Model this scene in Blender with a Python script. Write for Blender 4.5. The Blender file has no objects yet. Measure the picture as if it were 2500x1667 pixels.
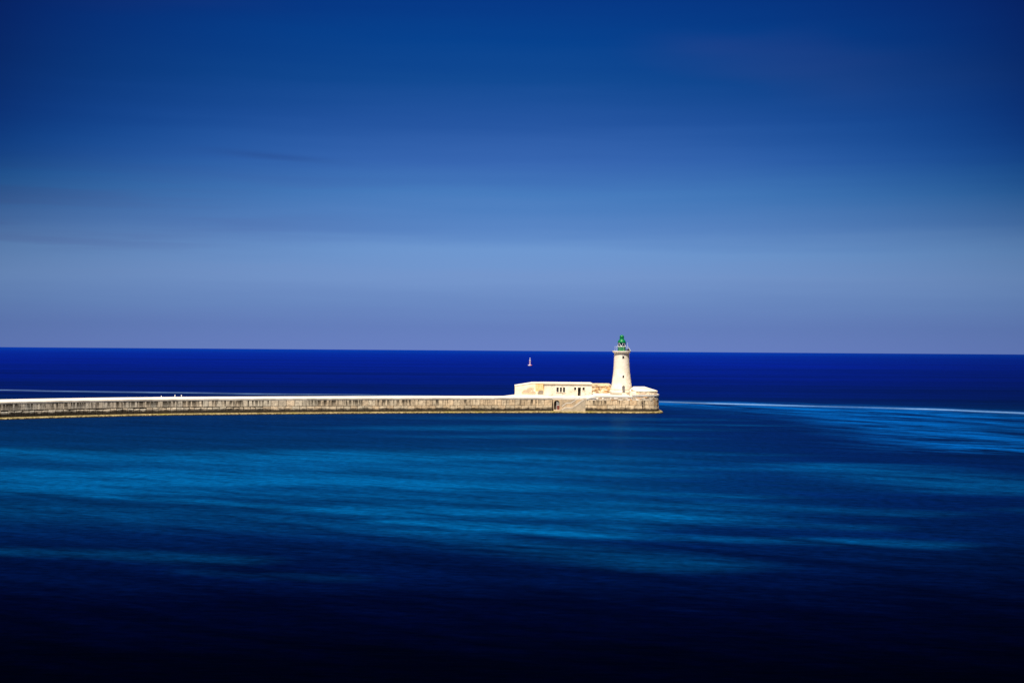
import bpy, bmesh, math, random
import numpy as np
from mathutils import Vector, Matrix

random.seed(7)
rng = random.Random(11)
scene = bpy.context.scene
COL = scene.collection
R = math.radians

# ------------------------------------------------------------------ helpers
def srgb(r, g, b, k=1.0):
    f = lambda c: (c / 255 / 12.92) if c / 255 <= 0.04045 else ((c / 255 + 0.055) / 1.055) ** 2.4
    return (f(r) * k, f(g) * k, f(b) * k, 1.0)


def tag(o, label=None, cat=None, group=None, kind=None):
    if label: o['label'] = label
    if cat: o['category'] = cat
    if group: o['group'] = group
    if kind: o['kind'] = kind
    return o


def empty(name, loc=(0, 0, 0)):
    o = bpy.data.objects.new(name, None)
    o.empty_display_size = 0.5
    COL.objects.link(o)
    o.location = loc
    return o


def obj(name, bm, mats, parent=None, smooth=False):
    """link a bmesh (world coordinates) as one mesh object, parented keeping its place"""
    me = bpy.data.meshes.new(name)
    bmesh.ops.recalc_face_normals(bm, faces=bm.faces)
    if smooth:
        for f in bm.faces: f.smooth = True
    bm.to_mesh(me)
    bm.free()
    for m in (mats if isinstance(mats, (list, tuple)) else [mats]):
        me.materials.append(m)
    o = bpy.data.objects.new(name, me)
    COL.objects.link(o)
    if parent is not None:
        o.parent = parent
        p, off = parent, Vector((0, 0, 0))
        while p is not None:
            off += p.location
            p = p.parent
        me.transform(Matrix.Translation(-off))
    return o


def recentre(o):
    """put a mesh thing's origin at its base centre"""
    me = o.data
    lo = [min(v.co[i] for v in me.vertices) for i in range(3)]
    hi = [max(v.co[i] for v in me.vertices) for i in range(3)]
    c = Vector(((lo[0] + hi[0]) / 2, (lo[1] + hi[1]) / 2, lo[2]))
    me.transform(Matrix.Translation(-c))
    o.location = c
    return o


def quad(bm, pts):
    return bm.faces.new([bm.verts.new(p) for p in pts])


def box(bm, x0, x1, y0, y1, z0, z1, bev=0.0):
    g = bmesh.ops.create_cube(bm, size=1.0)
    for v in g['verts']:
        v.co = Vector((x0 + (v.co.x + .5) * (x1 - x0), y0 + (v.co.y + .5) * (y1 - y0), z0 + (v.co.z + .5) * (z1 - z0)))
    if bev:
        es = {e for v in g['verts'] for e in v.link_edges}
        bmesh.ops.bevel(bm, geom=list(es), offset=bev, segments=1, affect='EDGES')


def prism_xz(bm, pts, y0, y1):
    """polygon in the XZ plane extruded along Y"""
    a = [bm.verts.new((x, y0, z)) for x, z in pts]
    b = [bm.verts.new((x, y1, z)) for x, z in pts]
    bm.faces.new(a); bm.faces.new(b[::-1])
    n = len(pts)
    for i in range(n):
        bm.faces.new((a[i], a[(i + 1) % n], b[(i + 1) % n], b[i]))


def prism_plan(bm, pts, zb, zt):
    """plan polygon; zb, zt numbers or lists"""
    n = len(pts)
    zb = zb if isinstance(zb, (list, tuple)) else [zb] * n
    zt = zt if isinstance(zt, (list, tuple)) else [zt] * n
    a = [bm.verts.new((p[0], p[1], z)) for p, z in zip(pts, zb)]
    b = [bm.verts.new((p[0], p[1], z)) for p, z in zip(pts, zt)]
    bm.faces.new(a[::-1]); bm.faces.new(b)
    for i in range(n):
        bm.faces.new((a[i], a[(i + 1) % n], b[(i + 1) % n], b[i]))


def lathe(bm, cx, cy, prof, n=64, caps=True):
    rings = []
    for r, z in prof:
        rings.append([bm.verts.new((cx + r * math.cos(2 * math.pi * i / n), cy + r * math.sin(2 * math.pi * i / n), z)) for i in range(n)])
    for a, b in zip(rings, rings[1:]):
        for i in range(n):
            bm.faces.new((a[i], a[(i + 1) % n], b[(i + 1) % n], b[i]))
    if caps:
        bm.faces.new(rings[0][::-1]); bm.faces.new(rings[-1])


def tube(bm, pts, r, n=8, closed=False):
    pts = [Vector(p) for p in pts]
    rings = []
    m = len(pts)
    for i, p in enumerate(pts):
        if closed:
            d = pts[(i + 1) % m] - pts[i - 1]
        else:
            d = pts[min(i + 1, m - 1)] - pts[max(i - 1, 0)]
        d.normalize()
        up = Vector((0, 0, 1)) if abs(d.z) < 0.9 else Vector((1, 0, 0))
        a = d.cross(up).normalized(); b = d.cross(a)
        rings.append([bm.verts.new(p + r * (math.cos(t) * a + math.sin(t) * b)) for t in [2 * math.pi * k / n for k in range(n)]])
    prs = list(zip(rings, rings[1:])) + ([(rings[-1], rings[0])] if closed else [])
    for a, b in prs:
        for i in range(n):
            bm.faces.new((a[i], a[(i + 1) % n], b[(i + 1) % n], b[i]))
    if not closed:
        bm.faces.new(rings[0][::-1]); bm.faces.new(rings[-1])


def pierced_wall(bm, x0, x1, z0, z1, holes, y0, y1):
    """a wall in the XZ plane, thickness y0..y1, with openings (hx0, hx1, hz0, hz1, arched)"""
    xs = sorted({x0, x1, *[h[0] for h in holes], *[h[1] for h in holes]})
    zs = sorted({z0, z1, *[h[2] for h in holes], *[h[3] for h in holes]})
    for i in range(len(xs) - 1):
        for j in range(len(zs) - 1):
            cx, cz = (xs[i] + xs[i + 1]) / 2, (zs[j] + zs[j + 1]) / 2
            if any(h[0] < cx < h[1] and h[2] < cz < h[3] for h in holes): continue
            prism_xz(bm, [(xs[i], zs[j]), (xs[i + 1], zs[j]), (xs[i + 1], zs[j + 1]), (xs[i], zs[j + 1])], y0, y1)
    for h in holes:
        if len(h) > 4 and h[4]:
            w = h[1] - h[0]; rise = min(w / 2, (h[3] - h[2]) * .4); zc = h[3] - rise; cx = (h[0] + h[1]) / 2
            arc = [(cx + w / 2 * math.cos(t), zc + rise * math.sin(t)) for t in [math.pi * k / 12 for k in range(13)]]
            prism_xz(bm, arc[:7] + [(h[1], h[3])], y0, y1)
            prism_xz(bm, arc[6:] + [(h[0], h[3])], y0, y1)


def arch_pts(w, h, n=10):
    r = w / 2; rise = min(r, h * .4)
    return [(-r, 0), (r, 0)] + [(r * math.cos(t), h - rise + rise * math.sin(t)) for t in [math.pi * k / n for k in range(n + 1)]]


# ------------------------------------------------------------------ node helper
def layers(bm):
    for nm in ('tint', 'tinted'):
        if bm.loops.layers.float_color.get(nm) is None: bm.loops.layers.float_color.new(nm)
    if bm.loops.layers.uv.get('UVMap') is None: bm.loops.layers.uv.new('UVMap')
    return bm.loops.layers.float_color['tint'], bm.loops.layers.float_color['tinted'], bm.loops.layers.uv['UVMap']


class Nodes:
    def __init__(s, tree):
        s.t = tree; s.t.nodes.clear()

    def n(s, typ, ins=None, **props):
        nd = s.t.nodes.new(typ)
        for k, v in props.items(): setattr(nd, k, v)
        for k, v in (ins or {}).items():
            if isinstance(v, bpy.types.NodeSocket): s.t.links.new(v, nd.inputs[k])
            else: nd.inputs[k].default_value = v
        return nd

    def math(s, op, a, b=0.0, c=0.0, clamp=False):
        return s.n('ShaderNodeMath', {0: a, 1: b, 2: c}, operation=op, use_clamp=clamp).outputs[0]

    def rng(s, v, a, b, c=0.0, d=1.0, smooth=True):
        return s.n('ShaderNodeMapRange', {0: v, 1: a, 2: b, 3: c, 4: d}, interpolation_type='SMOOTHSTEP' if smooth else 'LINEAR').outputs[0]

    def mix(s, f, a, b, blend='MIX'):
        nd = s.n('ShaderNodeMix', data_type='RGBA', blend_type=blend)
        for k, v in ((0, f), (6, a), (7, b)):
            if isinstance(v, bpy.types.NodeSocket): s.t.links.new(v, nd.inputs[k])
            else: nd.inputs[k].default_value = v
        return nd.outputs[2]

    def mapping(s, vec, scale=(1, 1, 1), rot=(0, 0, 0), loc=(0, 0, 0)):
        return s.n('ShaderNodeMapping', {'Vector': vec, 'Scale': scale, 'Rotation': rot, 'Location': loc}).outputs[0]

    def noise(s, vec, scale=1.0, detail=3.0, rough=0.55, dist=0.0):
        return s.n('ShaderNodeTexNoise', {'Vector': vec, 'Scale': scale, 'Detail': detail, 'Roughness': rough, 'Distortion': dist}).outputs[0]

    def ramp(s, f, stops, interp='LINEAR'):
        nd = s.n('ShaderNodeValToRGB', {0: f})
        cr = nd.color_ramp; cr.interpolation = interp
        while len(cr.elements) < len(stops): cr.elements.new(0.5)
        for e, (p, c) in zip(cr.elements, stops):
            e.position = p; e.color = c
        return nd.outputs[0]


def new_mat(name):
    m = bpy.data.materials.new(name); m.use_nodes = True
    return m, Nodes(m.node_tree)


def finish(N, col, rough=0.9, bump=None, bstr=0.3, bdist=0.05, metal=0.0, spec=0.06):
    p = N.n('ShaderNodeBsdfPrincipled', {'Base Color': col, 'Roughness': rough, 'Metallic': metal, 'Specular IOR Level': spec})
    if bump is not None:
        b = N.n('ShaderNodeBump', {'Height': bump, 'Strength': bstr, 'Distance': bdist})
        N.t.links.new(b.outputs[0], p.inputs['Normal'])
    o = N.n('ShaderNodeOutputMaterial', {0: p.outputs[0]})
    return p


def plain(name, c, rough=0.6, metal=0.0, var=0.12, scale=3.0, spec=.3):
    m, N = new_mat(name)
    co = N.n('ShaderNodeNewGeometry').outputs['Position']
    f = N.noise(co, scale, 4)
    col = N.mix(f, tuple(x * (1 - var) for x in c[:3]) + (1,), tuple(min(1, x * (1 + var)) for x in c[:3]) + (1,))
    finish(N, col, rough, metal=metal, spec=spec)
    return m


# ------------------------------------------------------------------ stone materials
def blocks_material():
    """quarry blocks of the breakwater: UV = (metres along the wall, height)"""
    m, N = new_mat('weathered_block_stone')
    uv = N.n('ShaderNodeUVMap', uv_map='UVMap').outputs[0]
    sep = N.n('ShaderNodeSeparateXYZ', {0: uv})
    u, v = sep.outputs[0], sep.outputs[1]
    tint = N.n('ShaderNodeAttribute', attribute_name='tint').outputs['Color']
    along = N.rng(u, 190, 345, 0, 1)                       # towards the head the stone is cleaner and warmer
    base = N.mix(along, (0.54, 0.475, 0.375, 1), (0.62, 0.475, 0.305, 1))
    n1 = N.noise(N.mapping(uv, (1.1, 1.1, 1)), 1.0, 5)
    base = N.mix(N.rng(n1, .3, .7), N.mix(1.0, base, (0.72, 0.7, 0.68, 1), 'MULTIPLY'), N.mix(1.0, base, (1.22, 1.2, 1.16, 1), 'MULTIPLY'))
    base = N.mix(1.0, base, tint, 'MULTIPLY')
    # black rain streaks running down from the coping
    s1 = N.noise(N.mapping(uv, (1.9, 0.12, 1)), 1.0, 4, .62)
    s2 = N.noise(N.mapping(uv, (0.09, 0.05, 1), loc=(3, 1, 0)), 1.0, 2)
    top = N.rng(v, 2.0, 3.7, 0.35, 1)
    thr = N.math('ADD', s1, N.math('MULTIPLY', N.math('SUBTRACT', s2, .5), .55))
    thr = N.math('SUBTRACT', thr, N.math('MULTIPLY', along, .045))
    st = N.math('MULTIPLY', N.rng(thr, .45, .55), top)
    st = N.math('MULTIPLY', st, N.rng(v, 2.0, 2.25))
    col = N.mix(N.math('MULTIPLY', st, .92), base, (0.03, 0.022, 0.014, 1))
    # dark weed and tide stain on the lowest course
    n2 = N.noise(N.mapping(uv, (0.5, 0.9, 1)), 1.0, 5, .65)
    h = N.math('ADD', v, N.math('MULTIPLY', N.math('SUBTRACT', n2, .5), 1.9))
    edge = N.rng(u, 150, 335, 1.75, 1.42, False)
    lo = N.math('SUBTRACT', h, edge)
    wet = N.rng(lo, -.35, .4, 1, 0)
    col = N.mix(N.math('MULTIPLY', wet, N.rng(u, 150, 330, .98, .93)), col, (0.014, 0.010, 0.007, 1))
    fine = N.noise(uv, 5.0, 5, .7)
    pits = N.rng(fine, .26, .38, 1, 0)
    col = N.mix(N.math('MULTIPLY', pits, .5), col, (0.05, 0.04, 0.03, 1))
    bh = N.math('ADD', N.noise(uv, 2.2, 6, .65), N.math('MULTIPLY', fine, .4))
    finish(N, col, .95, bh, .7, .12)
    return m


def stone_material(name, light, dark, patch, amount=.5, scale=.6, speck=.25, streak=0.0, joints=None, bump=.5, blotch_shade=0.0):
    """limestone or lime plaster with worn patches that show darker stone"""
    m, N = new_mat(name)
    co = N.n('ShaderNodeTexCoord').outputs['Object']
    tint = N.n('ShaderNodeAttribute', attribute_name='tint')
    n1 = N.noise(co, scale, 5, .6)
    n2 = N.noise(N.mapping(co, (1, 1, 2.2), loc=(5, 2, 9)), scale * 1.7, 6, .68, .4)
    n3 = N.noise(co, 6.0, 4, .7)
    col = N.mix(N.rng(n1, .35, .65), light, dark)
    t0 = .72 - amount * .34
    msk = N.rng(n2, t0, t0 + .1)
    pc = N.mix(N.rng(n3, .35, .65), patch, tuple(x * .45 for x in patch[:3]) + (1,))
    col = N.mix(N.math('MULTIPLY', msk, .85), col, pc)
    if streak:
        ns = N.noise(N.mapping(co, (1.6, 1.6, .09)), 1.0, 4, .6)
        col = N.mix(N.math('MULTIPLY', N.rng(ns, .52, .7), streak), col, tuple(x * .4 for x in patch[:3]) + (1,))
    col = N.mix(N.math('MULTIPLY', N.rng(n3, .28, .4, 1, 0), speck), col, tuple(x * .3 for x in patch[:3]) + (1,))
    if joints:
        sp = N.n('ShaderNodeSeparateXYZ', {0: co})
        z = N.math('MULTIPLY', sp.outputs[2], 1 / joints)
        fr = N.math('ABSOLUTE', N.math('SUBTRACT', N.math('FRACT', z), .5))
        jl = N.rng(fr, .43, .49)
        col = N.mix(N.math('MULTIPLY', jl, N.rng(n1, .3, .7, .12, .5)), col, tuple(x * .55 for x in patch[:3]) + (1,))
    if blotch_shade:   # weather blotches plus painted shade on the right-facing side
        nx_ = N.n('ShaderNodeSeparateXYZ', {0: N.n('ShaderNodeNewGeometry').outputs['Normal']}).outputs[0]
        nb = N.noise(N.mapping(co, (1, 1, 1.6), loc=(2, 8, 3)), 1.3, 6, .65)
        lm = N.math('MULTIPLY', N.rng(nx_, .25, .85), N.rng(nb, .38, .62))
        col = N.mix(N.math('MULTIPLY', lm, blotch_shade), col, N.mix(N.rng(n3, .35, .65), patch, (.62, .48, .32, 1)))
    has = N.n('ShaderNodeAttribute', attribute_name='tinted').outputs['Fac']
    col = N.mix(has, col, N.mix(1.0, col, tint.outputs['Color'], 'MULTIPLY'))
    finish(N, col, .95, N.math('ADD', N.noise(co, 3.0, 6, .65), n3), bump, .05)
    return m


def footing_material():
    m, N = new_mat('weed_covered_footing')
    co = N.n('ShaderNodeNewGeometry').outputs['Position']
    z = N.n('ShaderNodeSeparateXYZ', {0: co}).outputs[2]
    n = N.noise(co, 1.6, 6, .7)
    n2 = N.noise(N.mapping(co, loc=(7, 3, 1)), .22, 4, .6)
    col = N.mix(N.rng(n, .35, .66), (0.12, 0.085, 0.026, 1), (0.42, 0.32, 0.15, 1))
    col = N.mix(N.math('MULTIPLY', N.rng(n2, .5, .72), .6), col, (0.20, 0.17, 0.01, 1))
    zz = N.math('ADD', z, N.math('MULTIPLY', N.math('SUBTRACT', n, .5), .45))
    col = N.mix(N.rng(zz, .1, .32, 1, 0), col, (0.035, 0.027, 0.012, 1))
    finish(N, col, .8, n, .8, .12)
    return m


def bunker_wall_material():
    """old render over rubble: an orange panel, fallen render showing small dark stones"""
    m, N = new_mat('patched_render_over_rubble')
    co = N.n('ShaderNodeTexCoord').outputs['Object']
    sp = N.n('ShaderNodeSeparateXYZ', {0: co}); x, z = sp.outputs[0], sp.outputs[2]
    xz = N.n('ShaderNodeCombineXYZ', {0: x, 1: z, 2: 0.0}).outputs[0]
    n1 = N.noise(co, .7, 5, .6); n2 = N.noise(co, 1.5, 6, .7); n3 = N.noise(co, 6.0, 4, .7)
    wob = N.math('MULTIPLY', N.math('SUBTRACT', n2, .5), 3.4)
    col = N.mix(N.rng(n1, .35, .65), (.86, .73, .53, 1), (.76, .60, .40, 1))
    org = N.math('MULTIPLY', N.rng(x, 2.1, 2.25), N.rng(N.math('ADD', z, N.math('MULTIPLY', wob, .2)), 1.3, 1.6))
    col = N.mix(N.math('MULTIPLY', org, N.rng(n2, .3, .6, .5, 1)), col, (.66, .42, .17, 1))
    br = N.n('ShaderNodeTexBrick', {'Vector': xz, 'Color1': (.46, .29, .16, 1), 'Color2': (.2, .13, .085, 1), 'Mortar': (.66, .54, .38, 1), 'Scale': 1.0, 'Mortar Size': .035, 'Bias': -.1, 'Brick Width': .62, 'Row Height': .27}).outputs[0]
    def blob(cx, cz, rx, rz):
        a = N.math('POWER', N.math('ABSOLUTE', N.math('DIVIDE', N.math('SUBTRACT', x, cx), rx)), 2.0)
        b = N.math('POWER', N.math('ABSOLUTE', N.math('DIVIDE', N.math('SUBTRACT', z, cz), rz)), 2.0)
        return N.rng(N.math('ADD', N.math('ADD', a, b), wob), .75, 1.15, 1, 0)
    mk = N.math('MAXIMUM', blob(-.4, 1.0, 1.7, .9), N.math('MAXIMUM', blob(.7, 2.0, 1.2, .55), blob(1.2, .8, 1.1, .7)))
    col = N.mix(N.math('MULTIPLY', mk, .85), col, br)
    gr = blob(3.75, .95, 1.0, .8)
    dk = N.mix(N.rng(n3, .35, .65), (.28, .22, .16, 1), (.1, .08, .07, 1))
    col = N.mix(N.math('MULTIPLY', gr, .9), col, dk)
    # two faint joints at the left end
    jl = N.math('MAXIMUM', N.rng(N.math('ABSOLUTE', N.math('SUBTRACT', z, 1.55)), .03, .06, 1, 0), N.rng(N.math('ABSOLUTE', N.math('SUBTRACT', z, .75)), .03, .06, 1, 0))
    jl = N.math('MULTIPLY', jl, N.rng(x, -2.6, -2.2, 1, 0))
    col = N.mix(N.math('MULTIPLY', jl, .55), col, (.42, .28, .17, 1))
    finish(N, col, .95, N.math('ADD', n2, n3), .5, .05)
    return m


M = {}
M['blocks'] = blocks_material()
M['mortar'] = plain('dark_mortar', (0.07, 0.055, 0.04), .95, spec=0.0)  # dark colour of the core that shows in the block joints
M['coping'] = stone_material('coping_stone', (0.50, 0.445, 0.37, 1), (0.34, 0.295, 0.24, 1), (0.2, 0.165, 0.13, 1), .3, .35, .25)
M['deck'] = stone_material('pale_deck', (0.66, 0.60, 0.52, 1), (0.56, 0.50, 0.42, 1), (0.46, 0.39, 0.3, 1), .18, .2, .08)
M['footing'] = footing_material()
M['plaster'] = stone_material('cream_plaster', (0.76, 0.675, 0.54, 1), (0.64, 0.55, 0.42, 1), (0.40, 0.31, 0.2, 1), .44, .5, .2, .12)
M['tower'] = stone_material('lighthouse_limestone', (0.81, 0.725, 0.60, 1), (0.71, 0.615, 0.48, 1), (0.46, 0.35, 0.22, 1), .3, .45, .1, .0, joints=.62, blotch_shade=.9)
M['rubble'] = stone_material('rubble_stone', (0.82, 0.68, 0.50, 1), (0.62, 0.48, 0.32, 1), (0.38, 0.25, 0.13, 1), .35, .9, .35)
M['patchy'] = stone_material('patched_wall_stone', (0.78, 0.60, 0.36, 1), (0.70, 0.55, 0.36, 1), (0.36, 0.235, 0.13, 1), .6, .42, .35, .1)
M['bunker'] = stone_material('whitewashed_concrete', (0.80, 0.71, 0.56, 1), (0.70, 0.60, 0.45, 1), (0.42, 0.33, 0.23, 1), .3, .35, .15)
M['recess'] = stone_material('stained_recess_stone', (0.54, 0.39, 0.235, 1), (0.36, 0.28, 0.19, 1), (0.17, 0.14, 0.11, 1), .4, .7, .3, .25)
M['steps'] = stone_material('worn_step_stone', (0.52, 0.41, 0.28, 1), (0.40, 0.32, 0.22, 1), (0.2, 0.15, 0.1, 1), .35, .9, .3)
M['step_pale'] = stone_material('pale_worn_steps', (0.78, 0.66, 0.50, 1), (0.60, 0.48, 0.34, 1), (0.4, 0.3, 0.2, 1), .3, .9, .2)
M['bunker_wall'] = bunker_wall_material()
M['green'] = plain('green_lantern_paint', (0.0, 0.15, 0.038), .38, var=.18, scale=2.0)
M['white'] = plain('white_paint', (0.80, 0.79, 0.77), .45)
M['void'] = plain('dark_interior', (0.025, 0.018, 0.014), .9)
M['glass_dark'] = plain('dark_pane', (0.02, 0.022, 0.025), .12)
M['frame_grey'] = plain('grey_brown_joinery', (0.16, 0.13, 0.11), .6)
M['door_grey'] = plain('faded_door_paint', (0.20, 0.18, 0.17), .6)
M['leaf_pale'] = plain('pale_door_paint', (0.62, 0.57, 0.5), .6)
M['red_gate'] = plain('red_brown_gate', (0.16, 0.035, 0.022), .6, var=.3)
M['iron'] = plain('rusty_iron', (0.06, 0.04, 0.028), .7, var=.3)
M['rail'] = plain('galvanised_rail', (0.72, 0.68, 0.6), .45)
M['panel_dark'] = plain('dark_panel', (0.035, 0.03, 0.045), .25)
M['buoy_red'] = plain('faded_red_paint', (0.50, 0.17, 0.25), .5)
M['buoy_white'] = plain('buoy_white_paint', (0.52, 0.46, 0.58), .5)
M['lens'] = plain('lens_grey', (0.25, 0.30, 0.30), .2)


def glass_material():
    m, N = new_mat('lantern_glass')
    t = N.n('ShaderNodeBsdfTransparent', {0: (0.16, 0.25, 0.25, 1)})
    g = N.n('ShaderNodeBsdfGlossy', {'Color': (0.8, 0.85, 0.85, 1), 'Roughness': .05})
    fr = N.n('ShaderNodeFresnel', {0: 1.5})
    mx = N.n('ShaderNodeMixShader', {0: N.math('ADD', fr.outputs[0], .08), 1: t.outputs[0], 2: g.outputs[0]})
    N.n('ShaderNodeOutputMaterial', {0: mx.outputs[0]})
    return m


M['glass'] = glass_material()

# ------------------------------------------------------------------ breakwater line
# front face of the wall in plan, from the landward end (outside the frame) to the head
CTRL = [(-262, 212), (-215, 266), (-170, 310), (-135, 343.2), (-110.2, 366.6), (-91.1, 380.0), (-69.6, 388.8), (-47, 396.9), (-23.4, 404.0), (0, 409.6), (11.5, 411.9), (22, 412.3), (32, 412.7), (38.4, 413.0)]


def catmull(pts, n=24):
    out = []
    P = [Vector(p) for p in pts]
    P = [2 * P[0] - P[1]] + P + [2 * P[-1] - P[-2]]
    for i in range(1, len(P) - 2):
        for k in range(n):
            t = k / n
            a, b, c, d = P[i - 1:i + 3]
            out.append(.5 * ((2 * b) + (-a + c) * t + (2 * a - 5 * b + 4 * c - d) * t * t + (-a + 3 * b - 3 * c + d) * t ** 3))
    out.append(P[-2])
    return out


LINE = catmull(CTRL)
# rounded seaward corner and the return along the far end of the head
cx, cy, cr = 38.6, 417.6, 4.6
for k in range(1, 15):
    t = R(-90 + 90 * k / 14)
    LINE.append(Vector((cx + cr * math.cos(t), cy + cr * math.sin(t))))
LINE += [Vector((43.5, 424)), Vector((43.6, 432)), Vector((42, 442)), Vector((37, 450)), Vector((29, 454))]
ARC = [0.0]
for a, b in zip(LINE, LINE[1:]): ARC.append(ARC[-1] + (b - a).length)


def at(s):
    import bisect
    i = max(0, min(len(LINE) - 2, bisect.bisect_right(ARC, s) - 1))
    a, b = LINE[i], LINE[i + 1]
    t = (s - ARC[i]) / max(1e-6, ARC[i + 1] - ARC[i])
    # smooth normal from neighbours
    d = (LINE[min(i + 2, len(LINE) - 1)] - LINE[max(i - 1, 0)]).normalized()
    p = a.lerp(b, t)
    return p, Vector((d.y, -d.x))


def s_of_x(x):
    for i in range(len(LINE) - 1):
        if LINE[i].x <= x <= LINE[i + 1].x and LINE[i].y < 414:
            return ARC[i] + (x - LINE[i].x) / (LINE[i + 1].x - LINE[i].x) * (ARC[i + 1] - ARC[i])
    raise ValueError(x)


S0, S_HEAD, S_CORNER, S_END = 0.0, s_of_x(0.95), s_of_x(38.3), ARC[-1]


def course(bm, s0, s1, z0, z1, ln, jit=.15, gap=.09, off=.022, bev=.025, tintr=.17, worn=0.0, warm=0.0):
    """a row of dressed blocks along the wall line"""
    tl, tf, ul = layers(bm)
    s = s0
    while s < s1 - .05:
        L = ln * (1 + rng.uniform(-jit, jit))
        e = min(s1, s + L)
        if s1 - e < ln * .35: e = s1
        o = rng.uniform(-off, off)
        t = 1 + rng.uniform(-tintr, tintr)
        w = rng.uniform(-.05, .05) + (rng.random() < .12) * warm
        tc = (t * (1 + w), t, t * (1 - w), 1)
        nseg = max(1, int((e - s) / 1.2)) if s > S_CORNER - 3 else 1
        zt = z1 - gap / 2 - worn * rng.uniform(0, .2)
        zb = z0 + gap / 2
        a, b = s + gap / 2, e - gap / 2
        wl, wr = worn * rng.uniform(0, .3), worn * rng.uniform(0, .3)
        rows = []
        for k in range(nseg + 1):
            f = k / nseg
            ss = a + (b - a) * f
            p, n = at(ss)
            ins = bev if 0 < k < nseg else 0
            el = (wl if k == 0 else 0) + (wr if k == nseg else 0)
            pf, nf = at(min(max(ss, a + bev), b - bev))
            mk = lambda q, nn, d, z: bm.verts.new((q.x + nn.x * d, q.y + nn.y * d, z))
            rows.append((ss, [mk(p, n, -.45, zb), mk(p, n, o - bev, zb), mk(pf, nf, o, zb + bev), mk(pf, nf, o, zt - bev - el), mk(p, n, o - bev, zt - el), mk(p, n, -.45, zt - el)]))
        fs = []
        for (sa, A), (sb, B) in zip(rows, rows[1:]):
            for j in range(5): fs.append(bm.faces.new((A[j], B[j], B[j + 1], A[j + 1])))
        fs.append(bm.faces.new(rows[0][1])); fs.append(bm.faces.new(rows[-1][1][::-1]))
        sm = {v: ss for ss, vs in rows for v in vs}
        for fc in fs:
            for lp in fc.loops:
                lp[tl] = tc
                lp[ul].uv = (sm[lp.vert], lp.vert.co.z)
        s = e


def ribbon(bm, s0, s1, prof, step=2.0, jitter=None, uv=False):
    """a profile of (outward offset, z) points swept along the wall line, closed"""
    n = max(1, int((s1 - s0) / step))
    rows = []
    for k in range(n + 1):
        s = s0 + (s1 - s0) * k / n
        p, nn = at(s)
        row = []
        for j, (d, z) in enumerate(prof):
            if jitter and j in jitter:
                d += rng.uniform(-1, 1) * jitter[j][0]; z += rng.uniform(-1, 1) * jitter[j][1]
            v = bm.verts.new((p.x + nn.x * d, p.y + nn.y * d, z))
            row.append(v)
        rows.append(row)
    m = len(prof)
    for A, B in zip(rows, rows[1:]):
        for j in range(m):
            bm.faces.new((A[j], B[j], B[(j + 1) % m], A[(j + 1) % m]))
    bm.faces.new(rows[0]); bm.faces.new(rows[-1][::-1])


WIDTH = 16.0
# --- the long arm -------------------------------------------------------------
arm = empty('breakwater', (-60, 400, 0))
tag(arm, 'long low breakwater of black-streaked grey stone blocks with a white top', 'breakwater')
bm = bmesh.new(); ribbon(bm, S0, S_HEAD, [(-.16, -3), (-.16, 3.86), (-WIDTH, 3.86), (-WIDTH, -3)], 3.0)
obj('wall_core', bm, M['mortar'], arm)
bm = bmesh.new()
course(bm, 60, s_of_x(-91), .4, 2.2, 1.75, .2, worn=.8, off=.03, bev=.08)
course(bm, s_of_x(-91), s_of_x(-68), .4, 2.2, 1.6, .25, worn=.6, off=.03, bev=.08)
course(bm, s_of_x(-68), S_HEAD, .4, 2.2, 2.05, .06, worn=.15)
course(bm, 60, s_of_x(-68), 2.2, 3.92, 1.8, .2)
course(bm, s_of_x(-68), S_HEAD, 2.2, 3.92, 2.05, .1)
obj('block_wall', bm, M['blocks'], arm)


def coping(bm, s0, s1, z0, z1, depth, ln=4.0, out=.045):
    tl, tf, ul = layers(bm)
    s = s0
    while s < s1 - .1:
        e = min(s1, s + ln * rng.uniform(.6, 1.4))
        if s1 - e < 1: e = s1
        t = rng.uniform(.82, 1.15); o = out + rng.uniform(-.015, .015); zt = z1 + rng.uniform(-.02, .02)
        (p, n), (q, m) = at(s + .015), at(e - .015)
        A = [bm.verts.new((p.x + n.x * d, p.y + n.y * d, z)) for d, z in ((o, z0), (o, zt - .06), (o - .06, zt), (-depth, zt), (-depth, z0))]
        B = [bm.verts.new((q.x + m.x * d, q.y + m.y * d, z)) for d, z in ((o, z0), (o, zt - .06), (o - .06, zt), (-depth, zt), (-depth, z0))]
        fs = [bm.faces.new((A[j], B[j], B[(j + 1) % 5], A[(j + 1) % 5])) for j in range(5)] + [bm.faces.new(A), bm.faces.new(B[::-1])]
        for f in fs:
            for lp in f.loops: lp[tl] = (t, t * .99, t * .97, 1); lp[tf] = (1, 1, 1, 1)
        s = e


bm = bmesh.new(); coping(bm, 40, S_HEAD, 3.92, 4.34, 1.1)
obj('coping', bm, M['coping'], arm)
bm = bmesh.new(); ribbon(bm, S0, S_HEAD, [(-.9, 3.9), (-.9, 4.36), (-WIDTH + .1, 4.42), (-WIDTH + .1, 3.9)], 3.0)
obj('walkway', bm, M['deck'], arm)
bm = bmesh.new(); ribbon(bm, S0, S_HEAD, [(-.4, -3), (1.25, -3), (1.22, .08), (1.12, .38), (.6, .5), (-.4, .54)], .7,
                        {2: (.04, .03), 3: (.04, .035), 4: (.1, .03)})
obj('footing', bm, M['footing'], arm)

# three short white bollards on the far edge of the walkway
def bollard(x, y, h, label):
    bm = bmesh.new()
    lathe(bm, x, y, [(.15, 4.4), (.15, 4.45), (.1, 4.47), (.1, 4.4 + h * .72), (.16, 4.4 + h * .8), (.16, 4.4 + h * .94), (.08, 4.4 + h)], 16)
    o = recentre(obj('bollard', bm, M['white'], smooth=False))
    return tag(o, label, 'bollard', 'white bollards on the breakwater')


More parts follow.
